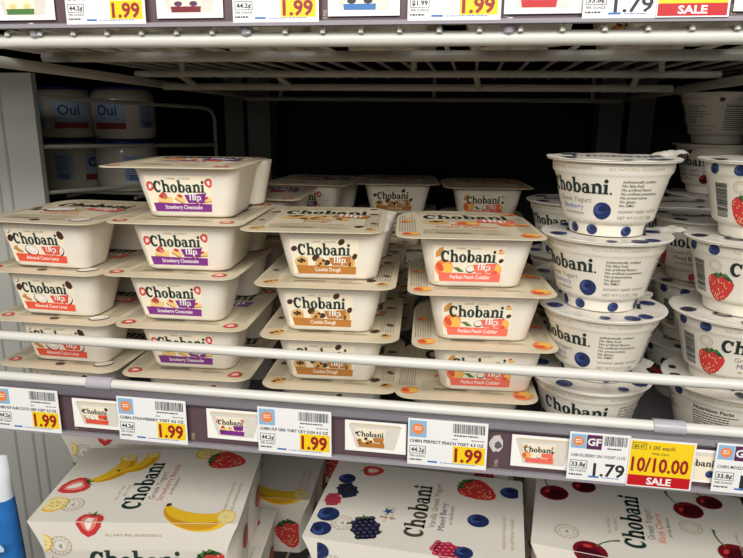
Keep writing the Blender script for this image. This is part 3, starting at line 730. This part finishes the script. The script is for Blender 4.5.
for nm, x0, z0, nl, w_, s, til in (('almond coconut', -388, -42.5, 'CHBN FLP ALM COCO GRK YGRT 4.5 OZ', 59, 1, .0), ('strawberry cheesecake', -276.5, -42.5, 'CHBN STRAWBERRY YGRT 4.5 OZ', 59.5, 2, 0), ('cookie dough', -157.2, -41.8, 'CHBN FLP GRK YGRT CKY DGH 4.5 OZ', 59.5, 3, 0), ('peach cobbler', -38, -41.3, 'CHBN PERFECT PEACH YGRT 4.5 OZ', 60, 4, 0)):
    card('price_tag', x0, z0, w_, 38.5, price_tag(nl, '1.99', seed=s, w=w_), TY, 'white 1.99 price tag on the lower rail below the %s tubs' % nm, 'price tag', TG)
card('price_tag', 81, -41.8, 42.5, 38.5, price_tag('CHBN BLUEBERRY GRK YOGURT 5.3 OZ', '1.79', '33.8¢', False, True, 42.5, 6), TY, 'white 1.79 price tag with purple GF square below the blueberry cups', 'price tag', TG)
card('price_tag', 182, -41.5, 59, 38.5, price_tag('CHBN MIXED BERRY GRK YOGURT 5.3 OZ', '1.79', '33.8¢', False, True, 59, 8), TY, 'white price tag with purple GF square at the right edge below mixed berry cups', 'price tag', TG)
def sale_tag(w=45.0, h=37.5):
    d = D(); d.rect(.8, 9.5, w-1.2, h-.8, 'tag_yellow', 1); d.rect(.8, 1, w-1.2, 9.5, 'tag_red', 1)
    d.fit('SALE', w/2-8.5, w/2+8.5, 2.6, 7.6, 'tag_white', 2, .03)
    d.fit('10/10.00', 2.2, w-3.5, 12.8, 15.5, 'price_red', 2, .03); d.fit('1.00 each', 13.5, w-14, 30.6, 4.4, 'tag_black', 2, .01); d.fit('With Card', 15.5, w-18, 26.3, 2.8, 'tag_black', 2, .01)
    d.rect(1.8, 30.2, 11.5, 35.4, 'tag_black', 2); d.rect(2.2, 30.6, 11.1, 35.0, 'tag_yellow', 3); d.fit('$6.67', 2.9, 10.6, 31.4, 4.0, 'tag_black', 4, .02)
    return d
card('sale_tag', 123.2, -42.6, 45, 38, sale_tag(), TY-.0008, 'yellow and red 10/10.00 SALE tag on the lower rail', 'sale tag', 'yellow sale tags', .4)
def mini_picture(kind, w=48.0, h=26.0):
    d = D(); d.rect(.5, .5, w-.5, h-.5, 'print_white', 1)
    if kind in FLV:
        c = FLV[kind]
        d.poly([(3, 22), (w-4, 22), (w-9, 3), (9, 3)], 'foil_lid', 2); d.poly([(2, 22), (w-3, 22), (w-5, 24), (5, 24)], 'lid_paper', 3)
        d.poly([(8, 20), (w-16, 20), (w-17, 4), (11, 4)], 'label_cream', 3); d.poly([(11, 4), (w-17, 4), (w-16.7, 8), (10.4, 8)], c['tag'], 5)
        for a, x, y, r, s in c['art'][:6]: d.use(a, 8+x*.42, 3+y*.62, r, s*.45, 3)
        d.logo('Chobani', 9.5, 13, 21, 'ink', 7, sy=1.1); d.poly([(22, 12.4), (31, 12.8), (30, 8.6), (23, 8.6)], c['tag'], 7)
    else:
        d.poly([(3, 21), (w-3, 21), (w-7, 2), (7, 2)], 'label_cream', 2); d.poly([(2, 21), (w-2, 21), (w-3, 24), (3, 24)], 'foil_lid', 3)
        d.logo('Chobani', 8, 13, 24, 'ink', 5, sy=1.1); d.use(A_BLUE, 12, 6, 0, .6, 3); d.use(A_BLUE, 30, 7, 0, .6, 3); d.use(A_BLUE, 37, 15, 0, .5, 3)
    return d
PG = 'small product picture cards'; PY = -.0098
for k, x0, z0, nm in (('almond', -318.5, -36.5, 'almond coconut'), ('straw', -201, -36, 'strawberry cheesecake'), ('cookie', -87.5, -36, 'cookie dough'), ('peach', 40, -37, 'peach cobbler'), ('blue', 151, -37, 'blueberry cup')):
    card('picture_card', x0, z0, 48, 26, mini_picture(k), PY, 'small picture card of a %s yogurt on the lower rail' % nm, 'picture card', PG)
for x0, nl, pr, nm, s in ((-286.5, 'CHBN FLP SMORES YOGURT 4.5 OZ', '1.99', 'leftmost 1.99 price tag on the upper rail', 11), (-164, 'CHBN COOKIES CRM FLP YGRT 4.5 OZ', '1.99', 'second 1.99 price tag from the left on the upper rail', 12), (-45.5, 'CHBN FLP GRK YGRT 4.5 OZ', '1.99', 'third 1.99 price tag from the left on the upper rail', 13)):
    card('price_tag', x0, 278.9, 59.5, 38, price_tag(nl, pr, unit='$1.99' if s == 13 else '44.2¢', seed=s), TY, nm, 'price tag', TG)
card('price_tag', 64, 279.0, 43.5, 38, price_tag('CHBN GRK YOGURT 5.3 OZ', '1.79', '33.8¢', False, True, 43.5, 14), TY, 'white 1.79 price tag on the upper rail beside the red SALE band', 'price tag', TG)
card('sale_tag', 107.5, 279.0, 42, 37, sale_tag(42), TY-.0008, 'yellow and red SALE tag on the upper rail, cut off by the top edge', 'sale tag', 'yellow sale tags', .4)
def blob_card(m1, m2, m3):
    d = D(); d.rect(.5, .5, 47.5, 25.5, 'print_white', 1); d.poly([(3, 22), (44, 22), (40, 4), (9, 4)], 'foil_lid', 2); d.poly([(9, 19), (34, 19), (32, 4.5), (11, 4.5)], m1, 3)
    d.poly([(11, 4.5), (32, 4.5), (32.4, 9), (10.4, 9)], m2, 4); d.disc(16, 11, 3, 2, m3, 5); d.disc(27, 11, 3, 2, m3, 5); return d
for x0, ms, nm in ((-345, ('label_cream', 'leaf', 'seed'), 'with a green band, leftmost on the upper rail'), (-220, ('label_cream', 'cherry', 'tag_purple'), 'with a dark red band, second on the upper rail'), (-99, ('label_cream', 'tag_blue_dash', 'tag_black'), 'with a blue band, third on the upper rail'), (16, ('raspberry', 'tag_red', 'raspberry'), 'with a red band, beside the upper 1.79 tag'), (153, ('label_cream', 'cherry', 'raspberry'), 'at the right end of the upper rail')):
    card('picture_card', x0, 282.6, 48, 26, blob_card(*ms), PY, 'small picture card ' + nm, 'picture card', PG)

# ------------------------------------------------------------------ yogurt tubs: one of each kind, then copies
PITCH = 43.3; GAPZ = .42
PROTO = {}
main_o = {}
def make_tub(flv):
    root = empty('yogurt_tub'); tub_mesh_main(-14).build('tub', root); tub_mesh_side().build('topping_compartment', root)
    label_mesh(flv).build('label', root); lid_mesh(flv, len(flv)).build('lid', root); return root
USED = set()
DEEP = None
def place_tub(flv, x, y, z, rz, label, group, tx=0, deep=False):
    global DEEP
    if deep and DEEP is None:
        q = tub_mesh_main(14).build('deep_tub'); DEEP = q.data; bpy.data.objects.remove(q)
    if flv not in PROTO: PROTO[flv] = make_tub(flv)
    if flv not in USED: o = PROTO[flv]; USED.add(flv)
    else: o = dup(PROTO[flv])
    o.location = (x*mm, y*mm, z*mm); o.rotation_euler = (0, 0, math.radians(rz))
    if deep:
        for c in o.children:
            if c.name.split('.')[0] == 'tub': c.data = DEEP
    for c in o.children: c.location.x = tx*mm if c.name.split('.')[0] in ('tub', 'label', 'topping_compartment') else 0
    tag(o, label, 'yogurt tub', group); return o
LV = {5: ['bottom', 'second from bottom', 'middle', 'second from top', 'topmost'], 4: ['bottom', 'second from bottom', 'third from bottom', 'topmost'], 3: ['bottom', 'middle', 'top'], 2: ['lower', 'upper']}
# (label-centre x at y = 30 mm, front y, yaw, tub shift) from bottom to top
FRONT = {
 'almond': [(-355, 20, -1, 6), (-354, 18, 0, 6), (-360, 18, -1, 6), (-362, 17, -2, 5)],
 'straw':  [(-236, 20, 3, 5), (-238, 20, 3, 5), (-245, 19, 2, 5), (-237.5, 20, 4, 5), (-234.5, 26, 6, 13)],
 'cookie': [(-114, 18, 3, 0), (-114.5, 18, 4, 0), (-116, 18, 4, 2), (-113, 22, 6, 16)],
 'peach':  [(-1.5, 18, 3, 0), (14, 18, 4, 3), (9.7, 18, 5, 3), (1.5, 20, 6, 5)],
}
for flv, rows in FRONT.items():
    n = len(rows); c = FLV[flv]
    for i, (xl, y, a, tx) in enumerate(rows):
        ar = math.radians(a); lx, ly = -6+tx, 12
        X = xl-(lx*math.cos(ar)-ly*math.sin(ar))
        place_tub(flv, X, y, MIDZ/mm+GAPZ+(PITCH+(.8 if flv == 'straw' else 0))*i, a, '%s yogurt tub with %s banner, %s of the front stack' % (c['words'], c['colour'], LV[n][i]), 'front stacks of yogurt tubs', tx, flv == 'straw' and i > 2)
REAR = {'almond': [(-352, 176, 3, 0), (-360, 330, 3, 2)], 'straw': [(-236, 182, 4, 2), (-215, 335, 4, -5)], 'cookie': [(-112, 176, 3, 3), (-100, 392, 4, 4)], 'peach': [(6, 176, 2, 3), (20, 372, 4, 3)]}
for flv, st in REAR.items():
    c = FLV[flv]
    for r, (X, y, n, a) in enumerate(st):
        for i in range(n):
            place_tub(flv, X+[0, 4, -3, 5][i], y, MIDZ/mm+GAPZ+(PITCH+(.8 if flv == 'straw' else 0))*i, a+[0, 2, -2, 3][i], '%s yogurt tub, %s of the shaded %s-row stack' % (c['words'], LV[n][i], ('second', 'rear')[r]), 'rear stacks of yogurt tubs')
# tubs standing on the upper shelf, of which the bottoms show
k = 0
for row, y in enumerate((22, 172)):
    for j, (flv, X) in enumerate((('cookie', -330), ('straw', -210), ('almond', -88), ('straw', 30), ('peach', 150))):
        place_tub(flv, X, y, UPZ/mm+GAPZ, 0, 'cream tub base above the upper shelf bar, %s from left in the %s row' % (('first', 'second', 'third', 'fourth', 'fifth')[j], ('front', 'back')[row]), 'tubs on the upper shelf')

# ------------------------------------------------------------------ yogurt cups
CP = {}
def place_cup(kind, x, y, z, rz, label, group, tab=180, curl=0):
    if kind not in CP:
        root = empty('yogurt_cup'); cup_body(kind).build('cup', root); cup_lid(kind).build('lid', root); cup_tab(1.2).build('pull_tab', root); CP[kind] = root; o = root
    else: o = dup(CP[kind])
    o.location = (x*mm, y*mm, z*mm); o.rotation_euler = (0, 0, math.radians(rz))
    for c in o.children:
        if c.name.startswith('pull_tab'):
            c.rotation_euler = (0, 0, math.radians(tab-rz))
            if curl: c.data = cup_tab(curl).build('pull_tab').data
    tag(o, label, 'yogurt cup', group); return o
CPITCH = 58.0
for i, (x, y, a, tab, curl) in enumerate([(104.5, 60, 22, 30, 0), (108.8, 60, -14, 45, 0), (106.5, 60, -12, 14, 3.2), (106.5, 61, -4, 24, 4.2)]):
    place_cup('blue', x, y, MIDZ/mm+GAPZ+CPITCH*i, a, 'blueberry yogurt cup, %s of the front stack' % LV[4][i], 'front stack of blueberry yogurt cups', tab, curl)
tabs = [o for o in COL.objects if o.name.startswith('pull_tab') and o.parent is None]
for o in tabs: bpy.data.objects.remove(o)
for i, (x, y, a) in enumerate([(213, 66, -118), (212, 64, 53), (215, 64, 46), (219, 64, 54)]):
    place_cup('berry', x, y, MIDZ/mm+GAPZ+CPITCH*i, a, 'mixed berry yogurt cup at the right edge, %s of the front stack' % LV[4][i], 'front stack of mixed berry yogurt cups', 45)
for r, (x, y, n) in enumerate([(112, 165, 2), (113, 268, 3)]):
    for i in range(n):
        place_cup('blue', x+[0, 2, -2][i], y, MIDZ/mm+GAPZ+CPITCH*i, 12+[0, 25, -10][i], 'blueberry yogurt cup, %s of the shaded %s-row stack' % (LV[n][i], ('second', 'third')[r]), 'rear stacks of blueberry yogurt cups', 45)
for r, (x, y, n) in enumerate([(218, 168, 3), (222, 272, 3)]):
    for i in range(n):
        place_cup('berry', x+[0, 2, -2, 2][i], y, MIDZ/mm+GAPZ+CPITCH*i, 30+[0, 35, -20, 12][i], 'mixed berry yogurt cup, %s of the shaded %s-row stack' % (LV[n][i], ('second', 'third')[r]), 'rear stacks of mixed berry yogurt cups', 45)
for r, (x, y) in enumerate([(287, 374), (334, 284)]):
    for i in range(5):
        place_cup('cherry', x+[0, 1, -1, 1, 0][i], y, MIDZ/mm+GAPZ+CPITCH*i, [-30, 10][r]+[0, 35, -20, 12, -50][i], 'dim cherry yogurt cup at far right rear, %s of the %s stack' % (LV[5][i], ('left', 'right')[r]), 'far right cherry yogurt cups', 45)

# ------------------------------------------------------------------ cartons
KP = {}
def place_carton(kind, x, y, z, rz, label):
    if kind not in KP: o = carton(kind).build('yogurt_carton', None, 50); KP[kind] = o
    else: o = KP[kind].copy(); COL.objects.link(o)
    o.location = (x*mm, y*mm, z*mm); o.rotation_euler = (0, 0, math.radians(rz)); tag(o, label, 'carton', 'paper yogurt cartons'); return o
cz = LOZ/mm+.3; c2 = cz+73.6
place_carton('banana', -288, 12, c2, 8.5, 'white strawberry banana yogurt carton at lower left with bananas on top')
place_carton('banana', -364, 164, c2, 4, 'shaded strawberry banana yogurt carton directly behind the front left carton')
place_carton('mixed', -36, 14, c2, -3, 'white mixed berry yogurt carton in the lower middle with berries on top')
place_carton('mixed', -30, 186, c2, 0, 'shaded mixed berry yogurt carton directly behind the front middle carton')
place_carton('cherry', 162, 30, c2, -8, 'white black cherry yogurt carton at lower right with cherries on top')
place_carton('cherry', 172, 190, c2, 2, 'shaded black cherry yogurt carton directly behind the front right carton')
place_carton('banana', -282, 18, cz, 5, 'strawberry banana yogurt carton in the dark below the front left carton')
place_carton('banana', -262, 176, cz, 3, 'strawberry banana yogurt carton in the dark gap, lower layer, behind the front left pair')
place_carton('banana', -246, 330, cz, 2, 'strawberry banana yogurt carton at the far back of the lower layer')
place_carton('mixed', -34, 20, cz, 1, 'mixed berry yogurt carton in the dark below the front middle carton')
place_carton('mixed', -32, 188, cz, 0, 'mixed berry yogurt carton in the lower layer behind the middle pair')
place_carton('cherry', 172, 36, cz, 3, 'black cherry yogurt carton in the dark below the front right carton')
place_carton('cherry', 172, 192, cz, 2, 'black cherry yogurt carton in the lower layer behind the right pair')

# ------------------------------------------------------------------ jars with blue lids behind the divider, on their own wire rest
def make_jar():
    root = empty('yogurt_jar'); g = G()
    g.lathe([(.030, 0), (.038, .001), (.041, .005), (.0425, .012), (.0425, .052), (.041, .060), (.037, .066), (.036, .0672)], 'glass_cream', 48)
    d = D(); d.rect(-22, 14, 22, 50, 'jar_label', 0); d.text('Oui', -3, 32, 19, 'jar_navy', 2, 'c', .02); d.rect(-22, 14, 22, 22, 'jar_red', 1); d.text('by', 10, 27, 5, 'jar_navy', 2)
    b2 = D(); b2.rect(0, 14, 26, 50, 'jar_label', 0); bars(b2, 2, 46, 22, 12, 2.6, 'jar_navy', 1, 3, 1.1)
    b2.use(barcode(14, 8, 'jar_navy', 4), 6, 16)
    fn = lambda off: (lambda u, v, o: ((42.6+o)*math.cos((u+off)/42.5-PI/2), (42.6+o)*math.sin((u+off)/42.5-PI/2), v))
    d.into(g, fn(0), 4, .2, .1); b2.into(g, fn(-62), 4, .2, .1); b2.into(g, fn(40), 4, .2, .1)
    g.build('jar', root)
    g = G(); g.lathe([(.037, .0668), (.0415, .0655), (.0418, .0672), (.041, .0692), (.039, .0700), (.01, .0702)], 'jar_blue', 48); g.build('lid', root)
    return root
jz = .1085
jr = None
rest = empty('jar_rest', (-.58, .4, jz-.004)); tag(rest, 'dark wire rest carrying the blue-lidded jars at far left', 'shelf')
for yy in (.42, .45, .48):
    g = G(); g.tube([(-.14, yy-.4, 0), (.115, yy-.4, 0)], .0022, 'grey_wire', 8); g.build('rest_wire', rest)
for xx in (-.12, .0, .105):
    g = G(); g.tube([(xx, .0, -.004), (xx, .235, -.004)], .0022, 'grey_wire', 8); g.build('rest_wire', rest)
for lev in range(2):
    for i in range(2):
        x, y = [(-.602, .452), (-.511, .452)][i]
        o = make_jar() if jr is None else dup(jr); jr = jr or o
        o.scale = (1.05, 1.05, 1.06); o.location = (x, y, jz-.0015+lev*.0748); o.rotation_euler = (0, 0, math.radians([[85, 105], [40, 2]][lev][i]))
        tag(o, 'glass yogurt jar with blue lid behind the divider, %s %s' % (('lower', 'upper')[lev], ('left', 'right')[i]), 'jar', 'blue lidded yogurt jars')

# ------------------------------------------------------------------ blue pouch at the lower left edge
pz = LOZ
root = empty('snack_pouch', (-.474, .035, pz)); tag(root, 'blue and white glossy pouch at the lower left edge beside the grey upright', 'pouch')
root.rotation_euler = (0, 0, math.radians(12))
g = G(); R = []; n = 24
for i in range(13):
    t = i/12; w = .046-.004*t; th = .020*math.sin(PI*min(1, .12+t*.88))**.7+.0012
    R.append([(w*math.copysign(abs(math.cos(2*PI*j/n))**.7, math.cos(2*PI*j/n)), th*math.sin(2*PI*j/n)*(1+.12*math.sin(5*t+j)), (.182)*t) for j in range(n)])
g.loops(R[:10], 'pouch_blue', True, False); g.loops(R[9:], 'pouch_white', False, True)
g.build('pouch_body', root)
d = D(); rnd = random.Random(2)
for cx, cy, r in ((24, 122, 9), (12, 106, 11), (30, 92, 8)):
    d.poly([(cx+r*rnd.uniform(.45, 1.1)*math.cos(2*PI*k/14), cy+r*rnd.uniform(.45, 1.2)*math.sin(2*PI*k/14)) for k in range(14)], 'pouch_splash', 1)
g = G(); d.into(g, lambda u, v, o: (u, -20.5-o-.0*v, v), None, .6, .1); g.build('splash_print', root)
